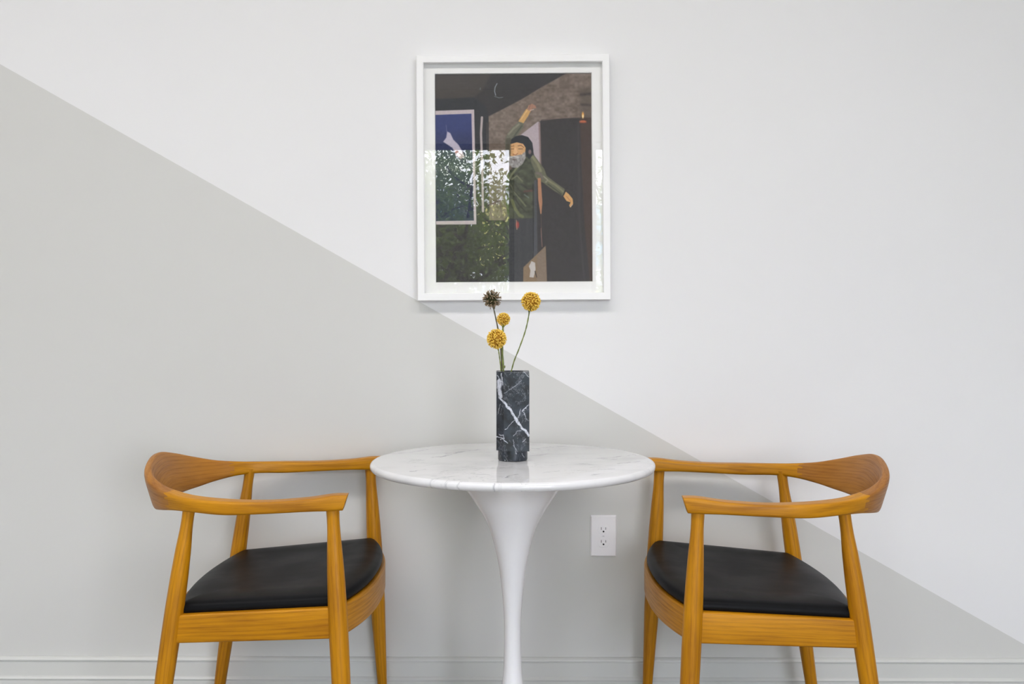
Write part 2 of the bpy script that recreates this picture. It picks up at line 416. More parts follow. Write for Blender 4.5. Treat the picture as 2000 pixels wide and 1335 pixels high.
# ------------------------------------------------------------------ framed picture
FW, FH, FD, FACE = .560, .710, .034, .0210
fx, fy, fz = wp(1003, 346.5, FD)
pic = empty('framed_picture', (fx, ywall(fx)-.0015, fz), math.atan(YAW)); pic.rotation_euler = (0, -math.radians(.33), math.atan(YAW))
tag(pic, 'white framed picture with wide mat behind glass showing a bearded man in a green jacket', 'picture')
def mitre(side):
    """frame moulding of one side, profile (inset, depth)"""
    pr = [(0, 0), (0, .0315), (.0015, .034), (FACE-.0015, .034), (FACE, .0325), (FACE, .022), (FACE-.004, .022), (FACE-.004, 0)]
    W2, H2 = FW/2, FH/2; rr = []
    for e in (-1, 1):
        ring = []
        for ins, dp in pr:
            if side == 't': p = (e*(W2-ins), H2-ins)
            if side == 'b': p = (-e*(W2-ins), -H2+ins)
            if side == 'l': p = (-W2+ins, e*(H2-ins))
            if side == 'r': p = (W2-ins, -e*(H2-ins))
            ring.append((p[0], -dp, p[1]))
        rr.append(ring)
    return loft(rr)
for sd in 'tblr':
    v, f = mitre(sd); mobj('frame_rail', v, f, M['frame'], pic, smooth=False)
v, f = box_data(-FW/2+.004, FW/2-.004, -.008, -.001, -FH/2+.004, FH/2-.004); mobj('backing_board', v, f, M['mat_board'], pic, smooth=False)
PD = .0100                                               # print sits this far off the wall
pscale = (WY-PD)/F
pcx = (1003.3-PX0)*pscale-(fx); pcz = CH-(347.3-PY0)*pscale-fz; PW, PH = 304.5*pscale, 405.5*pscale
# mat with a bevelled window
ow, oh = FW/2-.0165, FH/2-.0165
def rect(w0, w1, h0, h1, y): return [(w0, y, h0), (w1, y, h0), (w1, y, h1), (w0, y, h1)]
rr = [rect(-ow, ow, -oh, oh, -.0115), rect(-ow, ow, -oh, oh, -.0150), rect(pcx-PW/2-.0015, pcx+PW/2+.0015, pcz-PH/2-.0015, pcz+PH/2+.0015, -.0150),
      rect(pcx-PW/2, pcx+PW/2, pcz-PH/2, pcz+PH/2, -.0115)]
v, f = loft(rr, cap0=False, cap1=False); mobj('mat_board', v, f, M['mat_board'], pic, smooth=False)
v, f = box_data(-FW/2+.0195, FW/2-.0195, -.0215, -.0195, -FH/2+.0195, FH/2-.0195); mobj('glass', v, f, M['glass'], pic, smooth=False)

# the print: flat painted sheet, colours stored per point, drawn in a 304 x 405 field
NXp, NYp = 406, 541
gx, gy = np.meshgrid(np.linspace(851, 1155.5, NXp), np.linspace(144.5, 550, NYp))
img = np.zeros((NYp, NXp, 3)); img[:] = np.array((50, 48, 49))
def sdist(P):
    P = np.array(P, float); d = np.full(gx.shape, 1e9); s = np.ones(gx.shape)
    n = len(P)
    for i in range(n):
        a, b = P[i], P[i-1]; e = b-a; wx, wy = gx-a[0], gy-a[1]
        t = np.clip((wx*e[0]+wy*e[1])/(e@e+1e-9), 0, 1); bx, by = wx-e[0]*t, wy-e[1]*t; d = np.minimum(d, bx*bx+by*by)
        c1, c2, c3 = gy >= a[1], gy < b[1], e[0]*wy > e[1]*wx
        fl = (c1 & c2 & c3) | (~c1 & ~c2 & ~c3); s = np.where(fl, -s, s)
    return s*np.sqrt(d)
def fill(al, col):
    global img
    img = img*(1-al[..., None])+np.array(col, float)*al[..., None]
def poly(P, col, soft=1.2, op=1.0): fill(np.clip(.5-sdist(P)/soft, 0, 1)*op, col)
def stroke(P, wd, col, op=1.0, soft=1.0):
    d = np.full(gx.shape, 1e9)
    for a, b in zip(P[:-1], P[1:]):
        a, b = np.array(a, float), np.array(b, float); e = b-a; wx, wy = gx-a[0], gy-a[1]
        t = np.clip((wx*e[0]+wy*e[1])/(e@e+1e-9), 0, 1); d = np.minimum(d, np.hypot(wx-e[0]*t, wy-e[1]*t))
    fill(np.clip(.5-(d-wd/2)/soft, 0, 1)*op, col)
def blob(cx, cy, rx, ry, col, op=1.0, soft=.25): fill(np.clip((1-np.hypot((gx-cx)/rx, (gy-cy)/ry))/soft, 0, 1)*op, col)
def smooth_noise(sx, sy, seed):
    r = np.random.default_rng(seed); g = r.random((int(405/sy)+3, int(304/sx)+3)); u = (gx-851)/sx; q = (gy-144)/sy
    i, j = u.astype(int), q.astype(int); a, b = u-i, q-j; a, b = a*a*(3-2*a), b*b*(3-2*b)
    i = np.clip(i, 0, g.shape[1]-2); j = np.clip(j, 0, g.shape[0]-2)
    return (g[j, i]*(1-a)+g[j, i+1]*a)*(1-b)+(g[j+1, i]*(1-a)+g[j+1, i+1]*a)*b
poly([(851,144),(960,144),(944,176),(925,190),(851,193)], (66, 61, 57), 6)
poly([(851,193),(925,190),(948,205),(955,226),(955,300),(851,300)], (42, 44, 48), 3)
brown = [(955,227),(985,212),(1018,195),(1060,170),(1108,144),(1156,144),(1156,232),(1133,231),(1060,234),(1052,240),(1018,264),(1000,300),(1000,430),(955,430)]
poly(brown, (113, 99, 88), 2); img_b = np.clip(.5-sdist(brown)/2, 0, 1)[..., None]
img = img+img_b*((smooth_noise(5, 4, 3)+smooth_noise(14, 10, 4)-1)[..., None]*26)
poly([(1133,176),(1156,170),(1156,235),(1136,232)], (84, 74, 66), 10, .7); stroke([(1136,186),(1156,184)], 5, (52, 48, 46), .8, 4); stroke([(1136,205),(1156,207)], 4, (58, 52, 48), .8, 4)
poly([(1133,231),(1156,231),(1156,551),(1140,551),(1133,400)], (66, 52, 47), 2)
poly([(1017,264),(1051,238),(1057,240),(1056,322),(1050,322),(1044,306),(1040,288),(1030,268)], (180, 166, 171), 1.5)
poly([(1055,240),(1060,234),(1133,230),(1136,330),(1141,440),(1151,551),(1040,551),(1052,440),(1057,330)], (50, 47, 48), 2)
stroke([(1054,241),(1055,280),(1056,330)], 3.5, (132, 108, 102), .8, 2); stroke([(1060,235),(1100,231),(1133,230)], 2, (126, 104, 96), .7, 2)
stroke([(1130,240),(1131,430),(1140,551)], 3, (66, 64, 66), .6, 4)
# window with a blue sky
poly([(851,215.5),(927,213.5),(930,437.5),(851,437.5)], (196, 182, 184), 1.2)
poly([(851,223.5),(921.5,221.5),(925,430),(851,430.5)], (44, 55, 108), 1.2)
inw = np.clip(.5-sdist([(851,223.5),(921.5,221.5),(925,430),(851,430.5)]), 0, 1)
gr = np.clip((gy-250)/60, 0, 1)*inw; fill(gr*.75, (30, 34, 52)); fill(inw*smooth_noise(4, 3, 9)*np.clip((245-gy)/20, 0, 1)*.5, (62, 74, 128))
poly([(874,256),(880,259),(886,272),(896,282),(904,296),(899,308),(891,301),(884,288),(866,276),(872,268)], (206, 196, 210), 2, .9); stroke([(873,256),(872,244)], 1.2, (120, 120, 150), .7)
poly([(888,290),(904,296),(908,306),(900,310),(890,303)], (212, 186, 186), 2, .8); blob(892, 296, 4, 2.5, (170, 90, 90), .7)
stroke([(942,229),(940,260),(942,330),(943,412)], 4.4, (190, 176, 174), .95, 1.5); stroke([(952,240),(952,420)], 2, (92, 80, 72), .6, 2)
# marks near the top
stroke([(972,163),(968,170),(967,178),(969,186)], 1.5, (170, 180, 190), .8); stroke([(967,188),(975,191),(983,190)], 1.3, (140, 150, 160), .7); blob(939, 173, 1.6, 3, (110, 115, 120), .7)
# man: lower body, jacket, arms
poly([(988,424),(1044,424),(1042,470),(1040,551),(984,551),(986,470)], (54, 55, 58), 2)
for x, o_ in ((994, .35), (1002, .3), (1014, .25), (1030, .3)): stroke([(x, 430), (x-1, 551)], 3, (70, 72, 76), o_, 4)
jacket = [(992,336),(1000,329),(1012,326),(1024,310),(1033,301),(1042,308),(1050,320),(1053,336),(1049,348),(1045,356),(1045,426),(992,427),(988,400),(988,360)]
poly(jacket, (66, 70, 54), 1.5)
jm = np.clip(.5-sdist(jacket)/2, 0, 1)
img = img+(jm*(smooth_noise(7, 5, 21)-.5)*34)[..., None]*np.array((1, 1.02, .8))
for P, wd, col, op in (([(1023,312),(1012,325),(999,341),(994,352)], 3.5, (128, 130, 96), .8), ([(1028,312),(1016,330),(1002,344)], 1.6, (40, 44, 36), .8),
                       ([(1000,350),(1010,343),(1016,350),(1020,354)], 2.4, (126, 126, 96), .8), ([(999,362),(1006,376),(1018,392),(1026,402)], 3, (122, 124, 90), .75),
                       ([(996,352),(1004,372),(1014,384)], 2, (40, 43, 35), .8), ([(1004,384),(1012,398),(1024,412)], 2.6, (44, 46, 36), .8),
                       ([(1000,392),(1006,408),(1014,420),(1020,423)], 6, (122, 126, 78), .7), ([(1018,360),(1030,368),(1042,372)], 4, (44, 46, 42), .7),
                       ([(1006,360),(1014,372),(1030,380)], 3, (48, 50, 40), .7), ([(1024,374),(1040,372)], 4, (108, 62, 58), .6), ([(1024,380),(1032,386)], 2.4, (120, 134, 130), .7)):
    stroke(P, wd, col, op, 2)
blob(1010, 439, 4.5, 9, (168, 60, 56), .9, .5); stroke([(1008,430),(1009,448)], 1.4, (190, 150, 120), .8)
poly([(987,276),(991,262),(1000,250),(1011,240),(1017,234),(1024,239),(1022,250),(1014,262),(1006,270),(998,276),(1000,300),(988,300)], (104, 104, 86), 1.5)
for P, wd, col in (([(994,262),(1003,252),(1014,243)], 3.5, (140, 138, 118)), ([(1004,268),(1012,256),(1020,246)], 3, (66, 70, 60)), ([(990,276),(993,290)], 3, (84, 84, 66))): stroke(P, wd, col, .8, 2)
poly([(1013,237),(1020,226),(1028,214),(1033,210),(1038,216),(1032,227),(1023,241)], (206, 160, 96), 1.2); stroke([(1018,234),(1030,216)], 2, (228, 190, 130), .8)
poly([(1030,214),(1033,206),(1040,203),(1047,207),(1048,212),(1041,212),(1037,218)], (168, 122, 100), 1.2); stroke([(1037,204),(1034,212)], 1.2, (120, 84, 70), .8); stroke([(1036,216),(1043,214)], 1.4, (224, 200, 180), .8)
poly([(1034,300),(1044,304),(1054,318),(1063,330),(1068,344),(1086,358),(1103,370),(1100,384),(1080,372),(1062,358),(1048,350),(1040,330)], (98, 98, 76), 1.5)
for P, wd, col in (([(1040,306),(1050,320),(1056,334)], 5, (134, 134, 100)), ([(1036,318),(1044,336)], 3, (58, 62, 50)), ([(1062,345),(1070,352),(1066,356)], 2.5, (150, 146, 126)),
                   ([(1048,338),(1056,340),(1060,350)], 4, (112, 98, 96)), ([(1072,354),(1086,363),(1099,374)], 3.5, (132, 130, 98)), ([(1070,360),(1084,370),(1096,380)], 2, (52, 54, 44))): stroke(P, wd, col, .8, 2)
stroke([(1099,383),(1104,373)], 2, (38, 36, 34), .9)
poly([(1100,384),(1105,375),(1111,380),(1118,389),(1119,398),(1114,406),(1111,402),(1114,396),(1106,393)], (212, 160, 98), 1.2); stroke([(1106,384),(1114,394)], 1.6, (180, 110, 60), .7); stroke([(1113,405),(1118,400)], 1.2, (210, 196, 180), .8)
# head
poly([(996,283),(1000,279),(1012,276),(1022,280),(1027,288),(1026,299),(1018,307),(1004,308),(996,303),(995,293)], (212, 162, 108), 1.3)
poly([(996,281),(999,272),(1008,266),(1020,264),(1032,268),(1040,279),(1042,294),(1040,304),(1034,311),(1028,304),(1028,290),(1022,281),(1010,278),(999,281)], (30, 35, 40), 1.2)
poly([(988,270),(998,270),(998,300),(992,318),(987,318)], (70, 66, 54), 2.5, .8)
blob(1035, 297, 4, 6, (146, 116, 116), .8, .5)
stroke([(1012,285),(1018,284),(1023,288)], 1.3, (110, 74, 50), .9); stroke([(999,286),(1004,285)], 1.2, (120, 80, 54), .9)
stroke([(1013,291),(1021,291)], 1.3, (96, 62, 44), .95); stroke([(998,291),(1004,291)], 1.2, (110, 70, 50), .9)
poly([(1005,288),(1009,289),(1011,299),(1006,302),(1002,300)], (226, 178, 126), 1, .9); stroke([(1002,301),(1007,303),(1011,300)], 1.6, (150, 90, 60), .9); blob(1017, 299, 5, 4, (220, 160, 110), .7, .8)
poly([(994,304),(1002,305),(1011,303),(1019,302),(1026,296),(1027,308),(1021,320),(1011,328),(1000,327),(993,320),(991,311)], (150, 146, 143), 1.6)
img = img+(np.clip(.5-sdist([(994,304),(1011,303),(1026,296),(1027,308),(1011,328),(993,320)])/2, 0, 1)*(smooth_noise(2.4, 3.4, 33)-.5)*70)[..., None]
blob(1005, 311, 5.5, 3, (92, 78, 76), .95, .5); stroke([(1001,310),(1009,310)], 1.2, (190, 184, 178), .9); stroke([(996,307),(1004,306),(1014,307)], 2, (206, 204, 202), .8)
# strip, folded panel and card
poly([(1050,348),(1056,348),(1059,396),(1057,418),(1055,418),(1051,390)], (176, 122, 88), 1.6); stroke([(1056,418),(1057,446)], 1, (120, 90, 74), .6); stroke([(1056,446),(1058,482)], 1.4, (150, 110, 96), .8)
poly([(1043,352),(1048,352),(1049,500),(1040,505),(1043,420)], (74, 76, 82), 1.6, .9); stroke([(1041,360),(1041,490),(1039,520)], 1.6, (26, 26, 28), .9)
poly([(1065,480),(1067,551),(1020.5,551),(1021,522)], (132, 110, 84), 1.5); poly([(1048,500),(1064,482),(1066,551),(1048,551)], (128, 112, 98), 3, .8)
poly([(1037,510),(1044,513),(1045,526),(1041,542),(1033,541),(1035,528),(1032,520)], (196, 190, 184), 1.2); stroke([(1044,530),(1047,541)], 2, (50, 42, 40), .8)
# candle
blob(1139, 238.5, 8.5, 3.2, (186, 96, 62), 1, .4); stroke([(1132,241),(1146,241)], 1.5, (120, 56, 40), .8); blob(1139, 226, 3.2, 8.5, (232, 160, 70), 1, .6); blob(1139, 228, 2, 5, (255, 232, 170), 1, .6)
img = img+(rng.random(gx.shape)[..., None]-.5)*9+(smooth_noise(3, 3, 5)[..., None]-.5)*8
img = img*.93+15
img = np.clip(img, 4, 255)/255
lim = np.where(img <= .04045, img/12.92, ((img+.055)/1.055)**2.4)
lim = np.clip(lim*1.05+.008, .002, 1)                        # inks lifted: faded blacks, and the reflected veil of the glass put into the colour
verts = np.stack([(gx-1003.25)/304.5*PW+pcx, np.full(gx.shape, -.0108), -(gy-347.25)/405.5*PH+pcz], -1).reshape(-1, 3)
idx = np.arange(NXp*NYp).reshape(NYp, NXp)
fc = np.stack([idx[:-1, :-1], idx[1:, :-1], idx[1:, 1:], idx[:-1, 1:]], -1).reshape(-1, 4)
me = bpy.data.meshes.new('art_print'); me.vertices.add(len(verts)); me.vertices.foreach_set('co', verts.ravel())
me.loops.add(fc.size); me.loops.foreach_set('vertex_index', fc.ravel()); me.polygons.add(len(fc)); me.polygons.foreach_set('loop_start', np.arange(0, fc.size, 4)); me.polygons.foreach_set('loop_total', np.full(len(fc), 4))
me.update(); me.validate()
ca = me.color_attributes.new('ink', 'FLOAT_COLOR', 'POINT'); ca.data.foreach_set('color', np.concatenate([lim.reshape(-1, 3), np.ones((len(verts), 1))], 1).astype(np.float32).ravel())
t = NT('printed_ink'); at = t.n('Attribute'); at.attribute_name = 'ink'; t.l(at.outputs['Color'], t.b.inputs['Base Color']); t.set(Roughness=.7); t.b.inputs['Specular IOR Level'].default_value = .2
pr_o = mfin('art_print', me, t.m, pic, smooth=False)
pr_o['label'] = 'dark print of a bearded man in a green jacket stretching out his arms'

# ------------------------------------------------------------------ pedestal table
table = empty('pedestal_table', (TX, TY, 0)); tag(table, 'round white marble pedestal table with a flared white stem between the two chairs', 'table')
tp_prof = [(.0, TZ)]+[(TR-.010+.010*math.sin(a), TZ-.010+.010*math.cos(a)) for a in np.linspace(0, PI/2, 9)]+[(TR-.012+.012*math.cos(a), TZ-.010-.011*math.sin(a)) for a in np.linspace(.15, PI/2, 8)]+[(.0, TZ-.021)]
rr = lathe([(max(r, .0005), z) for r, z in tp_prof], 160)
v, f = loft(rr); mobj('tabletop', v, f, M['marble'], table, angle=50)
ped = [(.205, 0), (.212, .002), (.213, .005), (.205, .009), (.17, .0145), (.13, .022), (.095, .034), (.066, .052), (.046, .080), (.035, .115), (.0275, .160), (.0232, .205), (.0216, .255),
       (.0214, .300), (.0222, .335), (.0262, .387), (.0335, .450), (.0437, .503), (.0550, .5455), (.0718, .585), (.0935, .621), (.1130, .6505), (.138, .680), (.160, .700), (.166, .706), (.166, .7112), (.02, .7112)]
P = cspline(ped[3:24], 4).tolist(); P = [tuple(q) for q in P]; prof2 = ped[:3]+P+ped[24:]
v, f = loft(lathe(prof2, 128)); mobj('pedestal', v, f, M['lacquer'], table, angle=40)

# ------------------------------------------------------------------ vase
vase = empty('flower_vase', (TX, TY, TZ+.0005)); tag(vase, 'black marble vase with white veins holding flowers in the middle of the table', 'vase')
hw = .0415; vx = .0003
# plan outline, front is -y; left front corner is cut by a facet
out = [(-hw, hw), (-hw, -hw+.020), (-hw+.0185, -hw+.0015), (-hw+.0190, -hw), (hw-.001, -hw), (hw, -hw+.001), (hw, hw)]
def ray(poly_, a):
    d = (math.cos(a), math.sin(a)); best = 9
    for i in range(len(poly_)):
        p, q = poly_[i-1], poly_[i]; e = (q[0]-p[0], q[1]-p[1]); den = d[0]*e[1]-d[1]*e[0]
        if abs(den) < 1e-9: continue
        tt = (p[0]*e[1]-p[1]*e[0])/den; u = (p[0]*d[1]-p[1]*d[0])/den
        if tt > 0 and -1e-6 <= u <= 1+1e-6: best = min(best, tt)
    return (d[0]*best, d[1]*best)
angs = sorted(set([2*PI*k/64 for k in range(64)]+[math.atan2(y, x) % (2*PI) for x, y in out]))
oring = [ray(out, a) for a in angs]; iring = [(.029*math.cos(a), .029*math.sin(a)) for a in angs]
zb, zt = .0268, .2255
rr = [[(x+vx, y, zb) for x, y in oring], [(x+vx, y, zt) for x, y in oring], [(x+vx, y, zt) for x, y in iring], [(x+vx, y, .05) for x, y in iring]]
v, f = loft(rr); bm = bmesh.new(); vv = [bm.verts.new(p) for p in v]
for q in f: bm.faces.new([vv[i] for i in q])
bm.normal_update()
cp = Vector((hw+vx, -hw, zt-.0110)); cq = Vector((hw+vx-.0120, -hw, zt)); cr_ = Vector((hw+vx, -hw+.030, zt))
nrm = (cq-cp).cross(cr_-cp).normalized()
if nrm.dot(Vector((1, -1, 1))) < 0: nrm = -nrm
res = bmesh.ops.bisect_plane(bm, geom=bm.verts[:]+bm.edges[:]+bm.faces[:], plane_co=cp, plane_no=nrm, clear_outer=True)
bmesh.ops.holes_fill(bm, edges=[e for e in bm.edges if e.is_boundary], sides=0)
bmesh.ops.remove_doubles(bm, verts=bm.verts[:], dist=1e-5); bmesh.ops.recalc_face_normals(bm, faces=bm.faces[:])
me = bpy.data.meshes.new('vase_body'); bm.to_mesh(me); bm.free()
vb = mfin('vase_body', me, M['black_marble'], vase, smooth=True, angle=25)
md = vb.modifiers.new('bevel', 'BEVEL'); md.width = .001; md.segments = 2; md.limit_method = 'ANGLE'; md.angle_limit = math.radians(25)
v, f = loft(lathe([(.0355, 0), (.0372, .0015), (.0375, .003), (.0375, .0268)], 64, vx)); mobj('vase_foot', v, f, M['black_marble'], vase, angle=40)

# ------------------------------------------------------------------ flowers
def fpt(px, py, d): return np.array(((px-PX0)/F*d, d, CH-(py-PY0)/F*d))
def flower(label, cat_mat, stem_mat, centre, rad, path, srad, n, spike, seed, dried=False):
    base = fpt(path[-1][0], path[-1][1], path[-1][2]); fl = empty('globe_flower', tuple(base)); tag(fl, label, 'flower', None)
    pts = [fpt(*q)-base for q in path]; rad_m = rad*centre[2]/F; c = fpt(*centre)-base
    sp_ = cspline(pts, 6); sp_ = np.vstack([sp_, sp_[-1]+np.array((0, 0, -.075))])
    v, f = loft(tube_rings(sp_, [srad*(1+.18*math.sin(i*1.7)) for i in range(len(sp_))], 8)); st = mobj('stem', v, f, stem_mat, fl)
    r = np.random.default_rng(seed); V, Fc, tip = [], [], []
    bmx = bmesh.new(); bmesh.ops.create_icosphere(bmx, subdivisions=3, radius=rad_m*(.5 if dried else .70)); 
    V += [tuple(np.array(q.co)+c) for q in bmx.verts]; Fc += [tuple(k.index for k in q.verts) for q in bmx.faces]; bmx.free(); tip += [.4]*len(V)
    for i in range(n):
        zz = 1-2*(i+.5)/n; ph = i*2.39996; d = np.array((math.sqrt(1-zz*zz)*math.cos(ph), math.sqrt(1-zz*zz)*math.sin(ph), zz))+r.normal(0, .06 if not dried else .14, 3); d /= np.linalg.norm(d)
        a = np.cross(d, (.3, .5, .8)); a /= np.linalg.norm(a); b = np.cross(d, a); L = rad_m*(1+r.normal(0, .035 if not dried else .09)); wv = spike*rad_m*(1+r.normal(0, .15))
        k0 = len(V); m = 5
        for rr_, wq in ((.45, .45), (.80, .6), (.92, 1.1), (.985, .85)):
            V += [tuple(c+d*L*rr_+(a*math.cos(2*PI*j/m)+b*math.sin(2*PI*j/m))*wv*wq) for j in range(m)]
        V.append(tuple(c+d*L)); tip += [.45]*m+[.72]*m+[.9]*m+[1.0]*m+[1.0]
        for q in range(3):
            for j in range(m): Fc.append((k0+q*m+j, k0+q*m+(j+1) % m, k0+(q+1)*m+(j+1) % m, k0+(q+1)*m+j))
        for j in range(m): Fc.append((k0+3*m+j, k0+3*m+(j+1) % m, k0+4*m))
    fh = tag(mobj('flower_head', V, Fc, cat_mat, fl), kind='stuff'); fh.data.attributes.new('tip', 'FLOAT', 'POINT').data.foreach_set('value', tip)
    # green cup under the head
    p0 = np.array(sp_[0]); dirv = sp_[2]-sp_[0]; dirv /= np.linalg.norm(dirv)
    v, f = loft(tube_rings([c+dirv*rad_m*.75, c+dirv*rad_m*.9, c+dirv*rad_m*1.04, c+dirv*rad_m*1.16], [srad*2.6, srad*2.4, srad*1.6, srad*1.0], 10)); mobj('calyx', v, f, stem_mat, fl)
    return fl
D0 = TY-.004
flower('brown green dried globe flower, highest on the left side of the vase', M['dried'], M['stem_brown'], (961, 583.5, D0+.03), 17.5,
       [(963, 597, D0+.03), (967, 615, D0+.028), (972.5, 642, D0+.022), (978, 680, D0+.016), (980, 724, D0+.012)], .0018, 200, .058, 1, True)
flower('large yellow globe flower on a long curved stem leaning to the right', M['yellow'], M['stem'], (1037, 588.5, D0-.004), 19.2,
       [(1034.5, 605, D0-.004), (1030, 630, D0-.004), (1024.5, 651, D0-.004), (1014, 680, D0-.004), (1004, 705, D0-.004), (998.5, 725, D0-.004)], .0016, 290, .062, 2)
flower('small yellow globe flower between the other heads, the smallest of the four', M['yellow'], M['stem'], (983.3, 623, D0), 13.2,
       [(982.5, 634, D0), (982, 650, D0), (981, 680, D0), (983.3, 724, D0)], .0024, 230, .07, 3)
big = flower('large yellow globe flower lowest and nearest above the vase', M['yellow'], M['stem'], (970, 661.5, D0-.022), 19.6,
       [(973, 678, D0-.022), (975, 692, D0-.020), (977, 708, D0-.016), (978.5, 725, D0-.014)], .0014, 300, .062, 4)
# leaf nodes on the thick stem
for q in [o for o in C.objects if o.name.startswith('globe_flower') and 'smallest' in o.get('label', '')]:
    for px, py in ((979.2, 695), (985.8, 716)):
        c = fpt(px, py, D0-.004)-np.array(q.location); r_ = .0016
        v, f = loft([[tuple(c+np.array((r_*s*math.cos(2*PI*j/8), r_*s*math.sin(2*PI*j/8), dz))) for j in range(8)] for s, dz in ((.3, -.004), (1, -.001), (1.1, .0015), (.3, .004))])
        mobj('leaf_bud', v, f, M['stem'], q)

# ------------------------------------------------------------------ armchairs
def interp(x, xs, ys): return float(np.interp(x, xs, ys))
ARM = [  # x, y, zc, half width, half height, outward lean (degrees)
    (.0285, .3045, .6775, .0215, .0180, 0), (.0, .3060, .6766, .0230, .0182, 0), (-.060, .3095, .6722, .0228, .0148, 0), (-.150, .3120, .6672, .0225, .0140, 0), (-.240, .3050, .6655, .0212, .0162, 2),
    (-.320, .2810, .6678, .0188, .0165, 5), (-.372, .2500, .6690, .0165, .0200, 9), (-.420, .2090, .6695, .0142, .0285, 13), (-.459, .1570, .6738, .0122, .0415, 16), (-.4810, .0880, .6825, .0112, .0525, 17), (-.4890, .0, .6895, .0110, .0600, 18)]
def arm_stations():
    full = ARM+[(x, -y, z, a, b, p) for x, y, z, a, b, p in reversed(ARM[:-1])]
    S = cspline(full, 22); return S
def arm_mesh():
    S = arm_stations(); NS = 84; rings = []; gr = []; L = 0
    for i, s in enumerate(S):
        p = np.array(s[:3]); t_ = S[min(i+1, len(S)-1)][:3]-S[max(i-1, 0)][:3]; t_ = np.array((t_[0], t_[1], 0)); t_ /= np.linalg.norm(t_)
        N = np.array((-t_[1], t_[0], 0))
        if N@np.array((p[0]+.15, p[1], 0)) < 0: N = -N
        if i: L += np.linalg.norm(S[i][:3]-S[i-1][:3])
        ph = math.radians(s[5]); Mj = N*math.cos(ph)-np.array((0, 0, math.sin(ph))); mn = N*math.sin(ph)+np.array((0, 0, math.cos(ph)))
        e = 2/4.6; ring = []
        for j in range(NS):
            a = 2*PI*j/NS; ca_, sa = math.cos(a), math.sin(a); u = s[3]*math.copysign(abs(ca_)**e, ca_); w_ = s[4]*math.copysign(abs(sa)**e, sa)
            q = p+Mj*u+mn*w_
            q[0] += max(0, (p[0]-.0)/.029)*(q[2]-p[2])*.32           # slanted front ends
            ring.append(q); gr.append((L, u, w_))
        rings.append(ring)
    return S, rings, gr, NS
def build_chair():
    ch = empty('armchair', (0, 0, 0))
    S, rings, gr, NS = arm_mesh(); n = len(rings)
    allv = [tuple(q) for r in rings for q in r]
    parts = {'arm_l': [], 'back': [], 'arm_r': []}
    # finger joint: boundary station wanders in teeth around the section
    jx = -.388; jl = min(range(n//2), key=lambda i: abs(S[i][0]-jx))
    for i in range(n-1):
        for j in range(NS):
            k = (j+1) % NS; quad = (i*NS+j, i*NS+k, (i+1)*NS+k, (i+1)*NS+j)
            a = 2*PI*(j+.5)/NS; u = math.copysign(abs(math.sin(a))**.435, math.sin(a))
            tooth = abs(((u*2.25) % 1.0)-.5)*2; sh = round((tooth-.5)*7)
            ii = i if i < n/2 else n-2-i
            if ii < jl+sh: parts['arm_l' if i < n/2 else 'arm_r'].append(quad)
            else: parts['back'].append(quad)
    parts['arm_l'].append(tuple(range(NS-1, -1, -1))); parts['arm_r'].append(tuple(range((n-1)*NS, n*NS)))
    G = np.array(gr)
    # smooth normals of the whole rail, kept across the joints
    allme = bpy.data.meshes.new('tmp'); allme.from_pydata(allv, [], parts['arm_l']+parts['back']+parts['arm_r']); allme.update()
    nor = np.zeros(len(allv)*3); allme.vertices.foreach_get('normal', nor); nor = nor.reshape(-1, 3); bpy.data.meshes.remove(allme)
    for nm, key, mt in (('armrest', 'arm_l', 'wood'), ('armrest', 'arm_r', 'wood'), ('backrest', 'back', 'wood_back')):
        used = sorted({i for q in parts[key] for i in q}); mp = {a: b for b, a in enumerate(used)}
        o = mobj(nm, [allv[i] for i in used], [tuple(mp[i] for i in q) for q in parts[key]], M[mt], ch, smooth=True, grain=G[used])
        if key != 'back':
            b_ = o.data; cap = len(b_.polygons)-1; b_.polygons[cap].use_smooth = False
            o.data.normals_split_custom_set_from_vertices([tuple(nor[i]) if abs(allv[i][0]-.03) > .012 else (0, 0, 0) for i in used])
        else: o.data.normals_split_custom_set_from_vertices([tuple(nor[i]) for i in used])
        if key == 'back': o['label'] = 'wide curved crest rail with finger joints at both ends'
    # legs
    def leg(x0, y0, x1, y1, zt_, rf, neck):
        zs = np.concatenate([np.linspace(0, .01, 3), np.linspace(.02, zt_-.012, 46), [zt_-.006, zt_, zt_+.006]])
        rings_, g = [], []
        for z in zs:
            u = z/zt_; r = interp(z, [0, .004, .27, .36, .43, .50, .56, .605, .63, zt_], [rf*.85, rf, .0213, .0219, .0217, .0202, .0178, neck*1.06, neck, neck*1.06])
            cx, cy = x0+(x1-x0)*u, y0+(y1-y0)*u
            for j in range(28):
                a = 2*PI*j/28; g.append((z, r*math.cos(a)+.01, r*math.sin(a)))
            rings_.append([(cx+r*math.cos(2*PI*j/28), cy+r*math.sin(2*PI*j/28), z) for j in range(28)])
        # smooth the profile a little
        v, f = loft(rings_); return mobj('leg', v, f, M['wood'], ch, angle=60, grain=g)
    for s in (-1, 1):
        leg(.0338, s*.3191, -.001, s*.3058, .6640, .0125, .0142)
        leg(-.4318, s*.2732, -.3380, s*.2668, .6600, .0150, .0136)
    def legpos(kind, z):
        if kind == 'F': u = z/.6565; return .0338-.0338*u, .3191-.0132*u
        u = z/.6411; return -.4318+.0910*u, .2732-.0062*u
    # side rails
    def ring_rail(p, nrm_, z0, z1, th):
        """rounded rectangle section at p, thickness along nrm_"""
        o_ = rrect(th, z1-z0, .005, 4); zc = (z0+z1)/2
        return [(p[0]+nrm_[0]*a, p[1]+nrm_[1]*a, zc+b) for a, b in o_], [(0, a, b) for a, b in o_]
